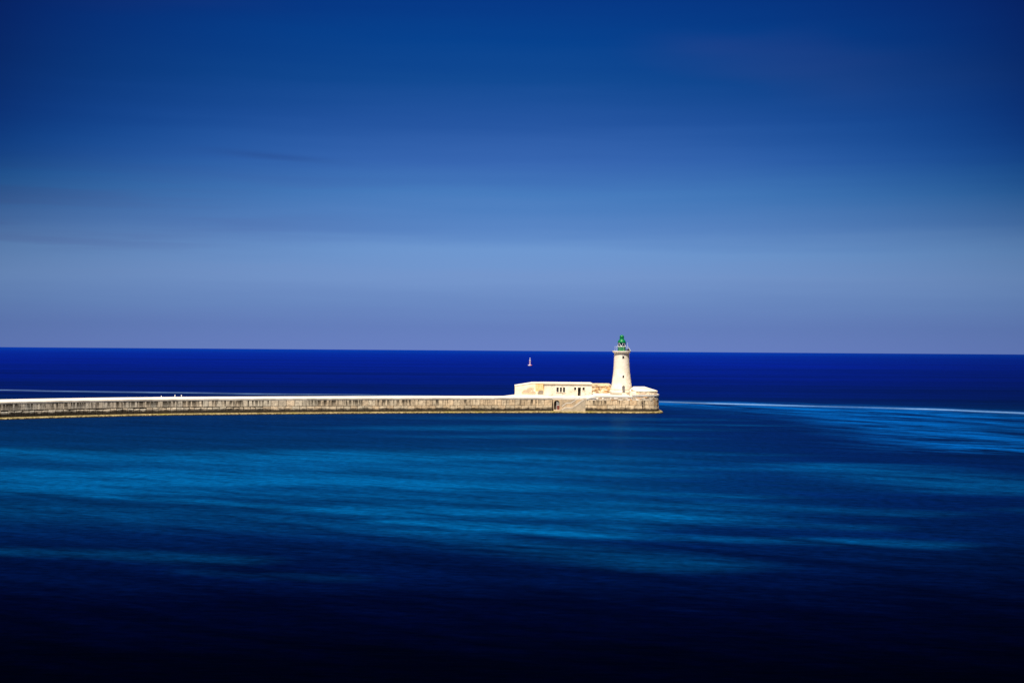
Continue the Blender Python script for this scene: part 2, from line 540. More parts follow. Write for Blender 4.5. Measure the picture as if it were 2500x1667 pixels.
def pier_spot(x, d):
    s = s_of_x(x); p, n = at(s)
    return p.x - n.x * d, p.y - n.y * d


for x, d, h, lb in ((-90.0, 15.3, .34, 'lowest and leftmost of the three white bollards on the breakwater top'),
                    (-87.2, 15.4, .58, 'taller white bollard in the middle of the three on the breakwater top'),
                    (-85.9, 15.4, .56, 'white bollard nearest the lighthouse of the three on the breakwater top')):
    bx, by = pier_spot(x, d)
    bollard(bx, by, h, lb)

# --- the head -----------------------------------------------------------------
head = empty('pier_head', (24, 430, 0))
tag(head, 'broad round-ended stone pier head that carries the lighthouse and the flat roofed house', 'pier head')
XR0, XR1 = 11.7, 21.3          # the stair recess in the front wall
sR0, sR1 = s_of_x(XR0), s_of_x(XR1)
S_BACK = S_END
fr = lambda x: at(s_of_x(x))[0].y
# core as plan polygons either side of the recess
left_poly = [(x, fr(x) + .2) for x in (.95, 2, 3, 4, 5, 6, 7, 8, 9, 10, 11, XR0)] + [ (XR0, 414.6), (XR1 + .2, 414.6), (XR1 + .2, 456), (12, 456), (2, 446), (-1.3, 432), (-2.5, 425.4)]
bm = bmesh.new()
prism_plan(bm, left_poly, -3, 3.86)
pr = [(XR1 + .2, fr(XR1 + .2) + .16)]
k = 0
while s_of_x(XR1 + .2) + k < S_END:
    p, n = at(s_of_x(XR1 + .2) + k); pr.append((p.x - n.x * .16, p.y - n.y * .16)); k += 1.2
pr += [(29, 456), (XR1 + .2, 456)]
prism_plan(bm, pr, -3, 3.7)
obj('wall_core', bm, M['mortar'], head)
bm = bmesh.new()
course(bm, S_HEAD, sR0, .4, 2.2, 2.0, .1)
course(bm, S_HEAD, sR0, 2.2, 3.92, 1.7, .15)
obj('block_wall', bm, M['blocks'], head)
bm = bmesh.new()
course(bm, s_of_x(19.5), S_END, .4, 2.3, 2.75, .14)
course(bm, sR1, S_END, 2.3, 3.78, 2.6, .2, warm=.1)
obj('block_wall', bm, M['blocks'], head)
# irregular stones of the band above the blocks
bm = bmesh.new()
tl, tf, ul = layers(bm)


def rubble_rows(bm, s0, s1, z0, z1, row=.36, ln=.8, dull=0.0):
    z = z0
    while z < z1 - .05:
        zt = min(z1, z + row * rng.uniform(.8, 1.25))
        if z1 - zt < .15: zt = z1
        s = s0
        while s < s1 - .02:
            e = min(s1, s + ln * rng.uniform(.5, 1.7))
            if s1 - e < .2: e = s1
            r = rng.random()
            t = rng.uniform(.75, 1.25)
            if r < .16: c = (.72, .58, .48)
            elif r < .34: c = (1.35, 1.4, 1.5)
            elif r < .46: c = (1.05, .72, .45)
            else: c = (1, 1, 1)
            c = tuple(t * (x * (1 - dull) + dull * .8) for x in c) + (1,)
            o = rng.uniform(-.05, .05)
            g = .025
            (p, n), (q, m) = at(s + g), at(e - g)
            A = [bm.verts.new((p.x + n.x * d, p.y + n.y * d, zz)) for d, zz in ((-.3, z + g), (o, z + g), (o, zt - g), (-.3, zt - g))]
            B = [bm.verts.new((q.x + m.x * d, q.y + m.y * d, zz)) for d, zz in ((-.3, z + g), (o, z + g), (o, zt - g), (-.3, zt - g))]
            fs = [bm.faces.new((A[j], B[j], B[(j + 1) % 4], A[(j + 1) % 4])) for j in range(4)] + [bm.faces.new(A), bm.faces.new(B[::-1])]
            for f in fs:
                for lp in f.loops: lp[tl] = c; lp[tf] = (1, 1, 1, 1)
            s = e
        z = zt


rubble_rows(bm, s_of_x(21.4), s_of_x(24.4), 3.78, 4.3, .3, .9)
rubble_rows(bm, s_of_x(24.4), s_of_x(35.0), 3.78, 4.82, .38, .9)
rubble_rows(bm, s_of_x(35.0), S_END, 3.78, 5.24, .38, .8, .35)
obj('rubble_band', bm, M['rubble'], head)
# terraces
bm = bmesh.new(); coping(bm, S_HEAD, sR0 + .1, 3.92, 4.34, 1.1)
obj('coping', bm, M['coping'], head)
bm = bmesh.new()
yl = fr(5)
prism_plan(bm, [(x, fr(x) + .95) for x in (.95, 3, 5, 7, 9, XR0 + .1)] + [ (XR0 + .1, 414.0), (XR1 + .4, 414.0), (XR1 + .4, fr(XR1) - .1), (22.3, fr(22) - .1), (22.3, 455.5), (12, 455.5), (2, 445.8), (-1.5, 432), (-2.9, 425.6)], 3.9, 4.36)
prism_xz(bm, [(22.3, 4.2), (24.5, 4.2), (24.5, 4.93), (22.3, 4.36)], fr(23) - .12, 453.7)
prism_xz(bm, [(24.45, 3.65), (41.6, 3.65), (41.6, 4.7), (24.45, 4.7)], fr(38) + 4.5, 440)
prism_xz(bm, [(21.6, 3.65), (38.6, 3.65), (38.6, 4.7), (24.5, 4.7), (24.4, 4.15), (21.6, 4.15)], fr(38) + .22, fr(38) + 4.5)
edge = []
s = s_of_x(24.5)
while s < s_of_x(35.1):
    p, n = at(s); edge.append((p.x + n.x * .03, p.y + n.y * .03)); s += 1.0
prism_plan(bm, edge + [(35.1, fr(35.1) - .12), (35.1, 450.8), (29, 453.8), (24.5, 453.8)], 4.6, 4.95)
edge = []
s = s_of_x(35.1)
while s < S_END and at(s)[0].x > 35.0:
    p, n = at(s); edge.append((p.x + n.x * .09, p.y + n.y * .09)); s += .8
prism_plan(bm, edge + [(35.1, edge[-1][1])], 5.0, 5.42)
obj('terrace', bm, M['deck'], head)
bm = bmesh.new(); ribbon(bm, S_HEAD, S_END, [(-.4, -3), (1.3, -3), (1.28, .08), (1.15, .42), (.7, .54), (-.4, .58)], .7,
                        {2: (.04, .03), 3: (.04, .035), 4: (.1, .03)})
obj('footing', bm, M['footing'], head)
# recess with arched doorway
bm = bmesh.new()
pierced_wall(bm, XR0, XR1 + .2, .4, 3.9, [(12.36, 13.95, .9, 3.62, True)], 413.9, 414.5)
box(bm, XR0 - .35, XR0, fr(XR0) + .1, 414.2, .4, 3.92)
obj('recess_wall', bm, M['recess'], head)
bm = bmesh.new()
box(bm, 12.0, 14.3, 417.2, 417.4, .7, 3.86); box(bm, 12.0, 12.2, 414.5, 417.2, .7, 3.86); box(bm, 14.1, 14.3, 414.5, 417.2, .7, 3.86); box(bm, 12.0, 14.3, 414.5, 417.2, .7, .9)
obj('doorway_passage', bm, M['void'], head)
bm = bmesh.new()
box(bm, 13.2, 13.93, 414.1, 414.17, .92, 2.15)
gate = obj('gate', bm, M['red_gate'], head)
bm = bmesh.new()
box(bm, 13.12, 13.2, 414.08, 414.18, .9, 3.55)
box(bm, 13.2, 13.93, 414.1, 414.17, 2.15, 2.25); box(bm, 13.2, 13.93, 414.1, 414.17, 2.75, 2.82)
for k in range(4): box(bm, 13.3 + k * .17, 13.34 + k * .17, 414.11, 414.16, 2.25, 3.3)
obj('gate_frame', bm, M['rail'], gate)
# stairs rising to the right along the wall
prof = [(14.3, .4), (14.3, .95)]
for k in range(4): prof += [(14.3 + k * .32, .95 + (k + 1) * .19), (14.62 + k * .32, .95 + (k + 1) * .19)]
prof += [(17.6, 1.71)]
for k in range(14): prof += [(17.6 + k * .26, 1.71 + (k + 1) * .187), (17.86 + k * .26, 1.71 + (k + 1) * .187)]
prof += [(21.4, prof[-1][1]), (21.4, .4)]
bm = bmesh.new(); prism_xz(bm, prof, 412.2, 413.9)
obj('steps', bm, M['steps'], head)
bm = bmesh.new(); box(bm, 12.2, 14.3, 412.0, 413.9, .4, .88, .06)
obj('landing', bm, M['recess'], head)

up = prof[2:-2]
lowp = [(x + .25, z - .3) for x, z in up if True]
bm = bmesh.new(); prism_xz(bm, up[:-1] + [(21.3, up[-1][1]), (21.3, up[-1][1] - .5)] + [(x, max(.62, z)) for x, z in lowp[::-1] if x < 21.2], 412.15, 412.6)
obj('step_ends', bm, M['step_pale'], head)

# handrail beside the stairs
hr = empty('stair_handrail', (17, 413.6, 1.7))
tag(hr, 'pale metal handrail climbing beside the stone steps on the pier head', 'handrail')
bm = bmesh.new()
RP = [(14.65, 412.6, 1.85), (15.9, 412.6, 2.88), (17.15, 412.6, 2.88), (19.5, 412.6, 4.42), (19.9, 412.6, 4.5)]
tube(bm, RP, .065, 8)
obj('rail', bm, M['rail'], hr)
for x, zt, zb in ((14.75, 1.9, 1.2), (16.0, 2.86, 1.7), (17.1, 2.86, 1.7), (18.4, 3.66, 2.3), (19.6, 4.42, 3.1)):
    bm = bmesh.new(); tube(bm, [(x, 412.62, zb), (x, 412.62, zt)], .028, 6)
    obj('post', bm, M['frame_grey'], hr)

# old iron pipe on the front wall
bm = bmesh.new()
tube(bm, [(38.05, fr(38) - .16, .45), (38.05, fr(38) - .16, 2.2), (38.1, fr(38) - .16, 3.45)], .11, 8)
tube(bm, [(38.1, fr(38) - .16, 3.35), (38.1, fr(38) - .16, 3.6)], .17, 8)
for z in (.9, 2.2, 3.1): box(bm, 37.86, 38.26, fr(38) - .2, fr(38) + .02, z, z + .08)
o = recentre(obj('iron_pipe', bm, M['iron']))
tag(o, 'dark rusty pipe standing upright against the pier head wall near its right end', 'pipe')

# ------------------------------------------------------------------ bunker at the left of the house
bk = empty('stone_bunker', (5, 432, 4.36))
tag(bk, 'patched stone block with sloping left shoulder joined to the left of the house', 'bunker')
bm = bmesh.new()
prism_xz(bm, [(.95, 4.3), (9.75, 4.3), (9.75, 8.2), (6.25, 8.18), (.95, 7.28)], 428.5, 440.5)
obj('wall', bm, M['bunker_wall'], bk)
bm = bmesh.new()
prism_xz(bm, [(.88, 7.27), (6.25, 8.18), (9.42, 8.2), (9.42, 8.34), (6.2, 8.32), (.88, 7.42)], 428.4, 440.6)
obj('roof', bm, M['bunker'], bk)
bm = bmesh.new()
box(bm, .8, 9.8, 427.9, 428.5, 4.3, 4.82, .04)
obj('plinth', bm, M['bunker'], bk)

# ------------------------------------------------------------------ keeper's house
hs = empty('flat_roofed_house', (17, 434, 4.36))
tag(hs, 'long low cream house with a flat overhanging roof, five small windows and an open door', 'house')
X0, X1, YF, YB = 9.8, 24.1, 428.0, 440.6
WIN3 = [(13.5, 14.17), (14.52, 15.12), (15.45, 16.08)]
WINS = [(18.8, 19.4), (21.32, 21.98)]
DOOR = (19.9, 20.86, 4.5, 7.05)
bm = bmesh.new()
pierced_wall(bm, X0, X1, 4.2, 7.86, [(a, b, 5.55, 7.02, False) for a, b in WIN3] + [(a, b, 6.18, 7.05, False) for a, b in WINS] + [(DOOR[0], DOOR[1], DOOR[2], DOOR[3], False)], YF, YF + .45)
box(bm, X0, X0 + .4, YF + .45, YB, 4.2, 7.86); box(bm, X1 - .4, X1, YF + .45, YB, 4.2, 7.86)
box(bm, X0 + .4, X1 - .4, YB - .4, YB, 4.2, 7.86); box(bm, X0 + .4, X1 - .4, YF + .45, YB - .4, 4.2, 4.5)
obj('wall', bm, M['plaster'], hs)
bm = bmesh.new()
prism_plan(bm, [(9.43, 427.68), (24.3, 427.68), (24.3, 441), (9.43, 441)], 8.06, 8.36)
box(bm, 9.8, 24.1, 428.0, 440.6, 7.86, 8.06)
obj('roof', bm, M['bunker'], hs)


def window(a, b, z0, z1, y, parent, bars):
    bm = bmesh.new()
    t = .05
    box(bm, a, a + t, y, y + .08, z0, z1); box(bm, b - t, b, y, y + .08, z0, z1)
    box(bm, a + t, b - t, y, y + .08, z0, z0 + t); box(bm, a + t, b - t, y, y + .08, z1 - t, z1)
    if bars: box(bm, (a + b) / 2 - .02, (a + b) / 2 + .02, y + .01, y + .07, z0 + t, z1 - t)
    w = obj('window', bm, M['frame_grey'], parent)
    bm = bmesh.new(); box(bm, a + t, b - t, y + .04, y + .055, z0 + t, z1 - t)
    obj('pane', bm, M['glass_dark'], w)


for a, b in WIN3: window(a, b, 5.55, 7.02, YF + .26, hs, True)
for a, b in WINS: window(a, b, 6.18, 7.05, YF + .26, hs, True)
for a, b, z in ((13.3, 16.3, 5.36), (18.65, 19.55, 5.98), (21.17, 22.13, 5.98)):
    bm = bmesh.new(); box(bm, a, b, YF - .14, YF + .2, z, z + .15, .02)
    obj('window_sill', bm, M['plaster'], hs)
bm = bmesh.new()
box(bm, DOOR[0], DOOR[0] + .1, YF + .2, YF + .4, 4.5, 7.05); box(bm, DOOR[1] - .1, DOOR[1], YF + .2, YF + .4, 4.5, 7.05); box(bm, DOOR[0] + .1, DOOR[1] - .1, YF + .2, YF + .4, 6.95, 7.05)
dr = obj('door', bm, M['frame_grey'], hs)
bm = bmesh.new()
quadpts = [(DOOR[1] - .1, YF + .36), (DOOR[1] - .26, YF + 1.1), (DOOR[1] - .2, YF + 1.12), (DOOR[1] - .04, YF + .4)]
prism_plan(bm, quadpts, 4.52, 6.93)
obj('door_leaf', bm, M['leaf_pale'], dr)
bm = bmesh.new(); box(bm, 19.75, 21.05, YF - .5, YF, 4.2, 4.5, .03)
obj('doorstep', bm, M['bunker'], hs)

# ------------------------------------------------------------------ parapet wall behind the terrace
pw = empty('parapet_wall', (29, 442, 4.95))
tag(pw, 'rough brown rubble parapet with a pale coping between the flat roofed house and the lighthouse', 'wall')


def along_plan(bm, pts, zt, zb, th):
    for (a, za), (b, zb2) in zip(zip(pts, zt), zip(pts[1:], zt[1:])):
        A, B = Vector(a), Vector(b)
        d = (B - A).normalized(); n = Vector((-d.y, d.x)) * th
        P = [A, B, B + n, A + n]
        prism_plan(bm, [(p.x, p.y) for p in P], zb, [za, zb2, zb2, za])


bm = bmesh.new()
tl, tf, ul = layers(bm)
z = 4.9
while z < 7.05:
    zt = min(7.08, z + rng.uniform(.26, .42)); x = 24.3
    while x < 31.4:
        e = min(31.4, x + rng.uniform(.3, 1.1))
        r = rng.random(); t = rng.uniform(.6, 1.15)
        c = (.5 * t, .38 * t, .28 * t, 1) if r < .25 else ((1.3 * t, 1.25 * t, 1.2 * t, 1) if r < .5 else ((1.0 * t, .7 * t, .42 * t, 1) if r < .75 else (t, t * .9, t * .8, 1)))
        o = rng.uniform(-.06, .06)
        k0 = len(bm.faces)
        box(bm, x + .02, e - .02, 441.95 + o, 442.6, z + .02, zt - .02)
        bm.faces.ensure_lookup_table()
        for f in bm.faces[k0:]:
            for lp in f.loops: lp[tl] = c; lp[tf] = (1, 1, 1, 1)
        x = e
    z = zt
box(bm, 24.3, 31.4, 442.1, 442.9, 4.5, 7.09)
obj('rubble_face', bm, M['rubble'], pw)
bm = bmesh.new()
x = 24.3
for e in (25.2, 26.9, 28.6, 30.25):
    prism_xz(bm, [(x + .015, 7.1), (e - .015, 7.1), (e - .015, 8.0), (x + .015, 8.0)], 441.85, 443.1); x = e
prism_xz(bm, [(30.27, 7.1), (31.5, 7.1), (31.5, 7.2), (30.27, 8.0)], 441.85, 443.1)
obj('coping', bm, M['patchy'], pw)
bm = bmesh.new()
along_plan(bm, [(31.4, 441.9), (34.4, 436.5), (37.4, 432.3)], [7.16, 7.2, 7.28], 4.6, .8)
obj('rear_wall', bm, M['bunker'], pw)

# ------------------------------------------------------------------ gun platform on the right end
gp = empty('gun_emplacement', (40, 423, 5.42))
tag(gp, 'low white angular platform with sloping top at the right of the lighthouse', 'bunker')
plan = [(34.95, 416.4), (36.2, 415.7), (40.4, 415.7), (42.75, 417.6), (43.0, 425.0), (40.2, 431.2), (37.0, 431.2), (35.6, 421.0)]
bm = bmesh.new()
prism_plan(bm, plan, 4.7, [6.9, 6.3, 6.26, 6.26, 6.28, 7.18, 7.18, 7.0])
tl, tf, ul = layers(bm)
o = obj('wall', bm, M['patchy'], gp)
bm = bmesh.new(); tl, tf, ul = layers(bm)
for (xa, ya), (xb, yb) in (((37.3, 415.7), (40.4, 415.7)), ((40.4, 415.7), (42.75, 417.6)), ((42.75, 417.6), (43.0, 425.0))):
    A, B = Vector((xa, ya)), Vector((xb, yb)); d = (B - A).normalized(); n = Vector((d.y, -d.x)); LL = (B - A).length
    z = 5.42
    while z < 6.2:
        zt = min(6.27, z + rng.uniform(.22, .34)); q = 0.0
        if 6.27 - zt < .12: zt = 6.27
        while q < LL - .02:
            e = min(LL, q + rng.uniform(.3, .9)); t = rng.uniform(.62, 1.05); r = rng.random()
            c = (t * .8, t * .66, t * .62, 1) if r < .25 else (t, t * 1.02, t * 1.05, 1)
            o = rng.uniform(.01, .06)
            k0 = len(bm.faces)
            P = [A + d * (q + .02) + n * o, A + d * (e - .02) + n * o, A + d * (e - .02) - n * .15, A + d * (q + .02) - n * .15]
            prism_plan(bm, [(p.x, p.y) for p in P], z + .015, zt - .015)
            bm.faces.ensure_lookup_table()
            for f in bm.faces[k0:]:
                for lp in f.loops: lp[tl] = c; lp[tf] = (1, 1, 1, 1)
            q = e
        z = zt
obj('rubble_face', bm, M['rubble'], gp)
plan2 = [(34.9, 416.3), (36.2, 415.58), (40.45, 415.58), (42.9, 417.55), (43.12, 425.05), (40.25, 431.3), (36.95, 431.3), (35.5, 421.0)]
bm = bmesh.new()
prism_plan(bm, plan2, [6.9, 6.3, 6.26, 6.26, 6.28, 7.18, 7.18, 7.0], [7.08, 6.48, 6.44, 6.44, 6.46, 7.36, 7.36, 7.18])
bmesh.ops.triangulate(bm, faces=bm.faces[:])
obj('roof', bm, M['bunker'], gp)
bm = bmesh.new()
prism_plan(bm, [(34.6, 415.0), (36.4, 415.1), (36.25, 416.0), (35.0, 417.2), (34.5, 417.0)], 4.9, [6.5, 5.9, 6.3, 6.95, 6.6])
obj('buttress', bm, M['bunker'], gp)

# ------------------------------------------------------------------ lighthouse
TX, TY = 33.04, 428.0
lh = empty('lighthouse', (TX, TY, 4.95))
tag(lh, 'tapering cream stone lighthouse with a green lantern and gallery on the pier head', 'lighthouse')
face = math.atan2(-TY, -TX)                # towards the camera
WA = face + R(12)                          # the openings face a little to the right of that


def cutter(ang, r, z, w, h, depth, arched):
    """a niche cutter: radial box with an arched or flat head"""
    bm = bmesh.new()
    pts = arch_pts(w, h) if arched else [(-w / 2, 0), (w / 2, 0), (w / 2, h), (-w / 2, h)]
    d = Vector((math.cos(ang), math.sin(ang), 0)); t = Vector((-math.sin(ang), math.cos(ang), 0))
    c = Vector((TX, TY, z))
    a = [bm.verts.new(c + d * (r - depth) + t * x + Vector((0, 0, zz))) for x, zz in pts]
    b = [bm.verts.new(c + d * (r + 1.0) + t * x + Vector((0, 0, zz))) for x, zz in pts]
    bm.faces.new(a); bm.faces.new(b[::-1])
    n = len(pts)
    for i in range(n): bm.faces.new((a[i], a[(i + 1) % n], b[(i + 1) % n], b[i]))
    bmesh.ops.recalc_face_normals(bm, faces=bm.faces)
    me = bpy.data.meshes.new('niche'); bm.to_mesh(me); bm.free()
    o = bpy.data.objects.new('niche', me); COL.objects.link(o)
    return o


def radial_panel(bm, ang, r0, r1, z, w, h, arched=False, x0=0.0):
    pts = arch_pts(w, h) if arched else [(-w / 2, 0), (w / 2, 0), (w / 2, h), (-w / 2, h)]
    d = Vector((math.cos(ang), math.sin(ang), 0)); t = Vector((-math.sin(ang), math.cos(ang), 0))
    c = Vector((TX, TY, z))
    a = [bm.verts.new(c + d * r0 + t * (x + x0) + Vector((0, 0, zz))) for x, zz in pts]
    b = [bm.verts.new(c + d * r1 + t * (x + x0) + Vector((0, 0, zz))) for x, zz in pts]
    bm.faces.new(a); bm.faces.new(b[::-1])
    n = len(pts)
    for i in range(n): bm.faces.new((a[i], a[(i + 1) % n], b[(i + 1) % n], b[i]))


prof = [(3.12, 6.40), (3.16, 6.46), (3.28, 6.5), (3.14, 7.15), (2.98, 8.0), (2.84, 9.0), (2.68, 10.2), (2.54, 11.4), (2.42, 12.7), (2.35, 14.2), (2.30, 15.8), (2.27, 17.35)]
fine_prof = prof[:3]
for (r0, z0), (r1, z1) in zip(prof[2:], prof[3:]):
    nseg = max(1, int((z1 - z0) / .16))
    fine_prof += [(r0 + (r1 - r0) * k / nseg, z0 + (z1 - z0) * k / nseg) for k in range(1, nseg + 1)]
bm = bmesh.new(); lathe(bm, TX, TY, fine_prof, 96)
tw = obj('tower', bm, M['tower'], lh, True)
bm = bmesh.new(); lathe(bm, TX, TY, [(3.42, 4.8), (3.42, 6.3), (3.36, 6.39)], 72)
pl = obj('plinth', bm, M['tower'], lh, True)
OPEN = [('window', 15.72, .56, .80, 2.29, False), ('window', 9.98, .54, .80, 2.70, True)]
cuts = [cutter(WA, 2.29, 15.72, .56, .80, .34, False), cutter(WA, 2.70, 9.98, .54, .80, .34, True), cutter(WA, 3.2, 5.55, .86, 2.15, .45, True)]
deps = bpy.context.evaluated_depsgraph_get()
for target in (tw, pl):
    for c in cuts:
        md = target.modifiers.new('niche', 'BOOLEAN'); md.operation = 'DIFFERENCE'; md.object = c; md.solver = 'EXACT'
bpy.context.view_layer.update()
deps = bpy.context.evaluated_depsgraph_get()
for target in (tw, pl):
    me = bpy.data.meshes.new_from_object(target.evaluated_get(deps))
    target.modifiers.clear(); target.data = me
for c in cuts: bpy.data.objects.remove(c)
for nm, z, w, h, r, ar in OPEN:
    bm = bmesh.new(); radial_panel(bm, WA, r - .33, r - .26, z, w, h, ar)
    wo = obj(nm, bm, M['glass_dark'], lh)
    bm = bmesh.new()
    radial_panel(bm, WA, r - .255, r - .2, z, .05, h * .96); radial_panel(bm, WA, r - .25, r - .21, z + h * .48, w * .98, .05)
    obj('window_frame', bm, M['frame_grey'], wo)
bm = bmesh.new(); radial_panel(bm, WA, 2.8, 2.9, 5.56, .82, 2.08, True)
do = obj('door', bm, M['door_grey'], lh)
bm = bmesh.new(); radial_panel(bm, WA, 2.9, 2.93, 5.6, .03, 1.7); radial_panel(bm, WA, 2.9, 2.94, 6.95, .78, .06)
obj('door_batten', bm, M['frame_grey'], do)
bm = bmesh.new(); radial_panel(bm, WA, 2.9, 3.9, 5.3, 1.25, .22); radial_panel(bm, WA, 2.9, 4.3, 4.9, 1.5, .4)
obj('doorstep', bm, M['bunker'], lh)
# cornice and gallery floor
bm = bmesh.new()
lathe(bm, TX, TY, [(2.2, 17.36), (2.31, 17.37), (2.34, 17.46), (2.46, 17.56), (2.62, 17.68), (2.66, 17.78), (2.76, 17.8), (2.78, 17.9), (2.78, 18.05), (2.72, 18.1)], 72)
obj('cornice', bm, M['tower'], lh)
# railing
bm = bmesh.new()
circ = lambda r, z, n=48: [(TX + r * math.cos(2 * math.pi * k / n), TY + r * math.sin(2 * math.pi * k / n), z) for k in range(n)]
tube(bm, circ(2.14, 19.38), .038, 6, True); tube(bm, circ(2.14, 18.74), .013, 6, True)
rl = obj('gallery_railing', bm, M['white'], lh)
for k in range(12):
    a = face + R(15 + 30 * k); bm = bmesh.new()
    tube(bm, [(TX + 2.14 * math.cos(a), TY + 2.14 * math.sin(a), 18.08), (TX + 2.14 * math.cos(a), TY + 2.14 * math.sin(a), 19.38)], .016, 6)
    obj('post', bm, M['white'], rl)
# lantern
bm = bmesh.new(); lathe(bm, TX, TY, [(1.2, 18.08), (1.2, 18.3), (1.15, 18.34), (1.15, 19.2), (1.2, 19.24), (1.2, 19.36)], 40)
ln = obj('lantern_drum', bm, M['green'], lh)
bm = bmesh.new(); lathe(bm, TX, TY, [(1.1, 19.37), (1.1, 20.66)], 40, False)
gl = obj('lantern_glass', bm, M['glass'], lh, True)
bm = bmesh.new(); lathe(bm, TX, TY, [(.2, 19.37), (.36, 19.6), (.46, 19.95), (.46, 20.1), (.36, 20.45), (.2, 20.6)], 24)
obj('lens', bm, M['lens'], gl, True)
bm = bmesh.new()
ring = lambda z, r=.07: tube(bm, [(TX + 1.15 * math.cos(2 * math.pi * k / 40), TY + 1.15 * math.sin(2 * math.pi * k / 40), z) for k in range(40)], r, 6, True)
ring(19.43, .065)
for k in range(5):
    pk = face + R(-44 + 72 * k)
    for sgn in (-1, 1):
        pts = []
        for i in range(7):
            f = i / 6
            a = pk + sgn * R(2 + 34 * f)
            pts.append((TX + 1.15 * math.cos(a), TY + 1.15 * math.sin(a), 20.62 - 1.16 * f))
        tube(bm, pts, .055, 6)
obj('glazing_bar', bm, M['white'], gl)
bm = bmesh.new()
lathe(bm, TX, TY, [(1.0, 20.56), (1.28, 20.58), (1.3, 20.7), (1.2, 20.76), (1.18, 20.92), (1.08, 21.14), (.9, 21.38), (.7, 21.57), (.66, 21.62)], 40)
rf = obj('lantern_roof', bm, M['green'], lh)
bm = bmesh.new()
lathe(bm, TX, TY, [(.64, 21.6), (.64, 22.3), (.68, 22.32), (.68, 22.4), (.64, 22.5), (.54, 22.7), (.34, 22.83), (.16, 22.92), (.04, 22.94)], 32)
obj('ventilator', bm, M['green'], rf)

# equipment on the gallery
sp = empty('solar_panel', (TX + 2.0, TY - .3, 18.1))
tag(sp, 'small tilted solar panel with pale edge on the gallery beside the green lantern', 'solar panel')
bm = bmesh.new()
prism_xz(bm, [(TX + 1.92, 19.12), (TX + 2.0, 19.16), (TX + 2.62, 18.2), (TX + 2.54, 18.14)], TY - 1.3, TY + .7)
obj('panel', bm, M['white'], sp)
bm = bmesh.new()
prism_xz(bm, [(TX + 1.5, 18.12), (TX + 2.45, 18.12), (TX + 1.9, 18.95)], TY - .9, TY - .8)
prism_xz(bm, [(TX + 1.25, 18.12), (TX + 1.85, 18.12), (TX + 1.85, 18.55), (TX + 1.25, 18.7)], TY - 1.1, TY - .4)
obj('support', bm, M['panel_dark'], sp)
bm = bmesh.new()
tube(bm, [(TX + 1.62, TY - 1.4, 19.0), (TX + 1.62, TY - 1.4, 20.45)], .035, 6)
tube(bm, [(TX + 1.62, TY - 1.4, 20.45), (TX + 1.62, TY - 1.4, 20.6)], .06, 6)
o = recentre(obj('antenna', bm, M['white']))
tag(o, 'thin pale upright aerial on the gallery rail right of the lantern glass', 'antenna')

# ------------------------------------------------------------------ buoy out at sea
BX, BY = 21.1, 1656.0
by = empty('fairway_buoy', (BX, BY, 0))
tag(by, 'tall red and white striped buoy floating far out between the breakwater and the horizon', 'buoy')


def striped(bm, prof, n, wide, phase=0):
    k0 = len(bm.faces)
    lathe(bm, BX, BY, prof, n)
    bm.faces.ensure_lookup_table()
    for f in bm.faces:
        c = f.calc_center_median()
        a = math.degrees(math.atan2(c.y - BY, c.x - BX)) + phase
        f.material_index = int(a // wide) % 2


bm = bmesh.new(); striped(bm, [(1.9, -.8), (2.45, .5), (2.5, 1.25), (2.1, 1.55), (.9, 1.75)], 32, 90, -10)
obj('hull', bm, [M['buoy_white'], M['buoy_red']], by)
bm = bmesh.new(); striped(bm, [(.98, 1.75), (.95, 6.05)], 32, 45, 10)
obj('column', bm, [M['buoy_white'], M['buoy_red']], by)
bm = bmesh.new(); lathe(bm, BX, BY, [(.95, 6.05), (1.12, 6.15), (1.12, 6.55), (.9, 6.65)], 32)
obj('platform', bm, M['buoy_white'], by)
bm = bmesh.new(); lathe(bm, BX, BY, [(.72, 6.65), (.36, 8.3)], 24)
obj('mast', bm, M['buoy_white'], by)
bm = bmesh.new(); bmesh.ops.create_uvsphere(bm, u_segments=20, v_segments=12, radius=.66, matrix=Matrix.Translation((BX, BY, 9.0)))
obj('topmark', bm, M['buoy_white'], by, True)

# ------------------------------------------------------------------ sea
ys = [-400, -200, -80, 0, 30]
y = 50.0
while y < 720:
    ys.append(y); y += max(.35, y * y / 62496 * 1.6)
while y < 90000:
    ys.append(y); y *= 1.08
ys.append(90000)
xs = [-90000 * .8 ** k for k in range(0, 27)] + list(np.arange(-215, 190, 1.25)) + [90000 * .8 ** k for k in range(27, -1, -1)]
xs = np.array(sorted(xs)); ys = np.array(ys)
XX, YY = np.meshgrid(xs, ys)
nx, ny = len(xs), len(ys)
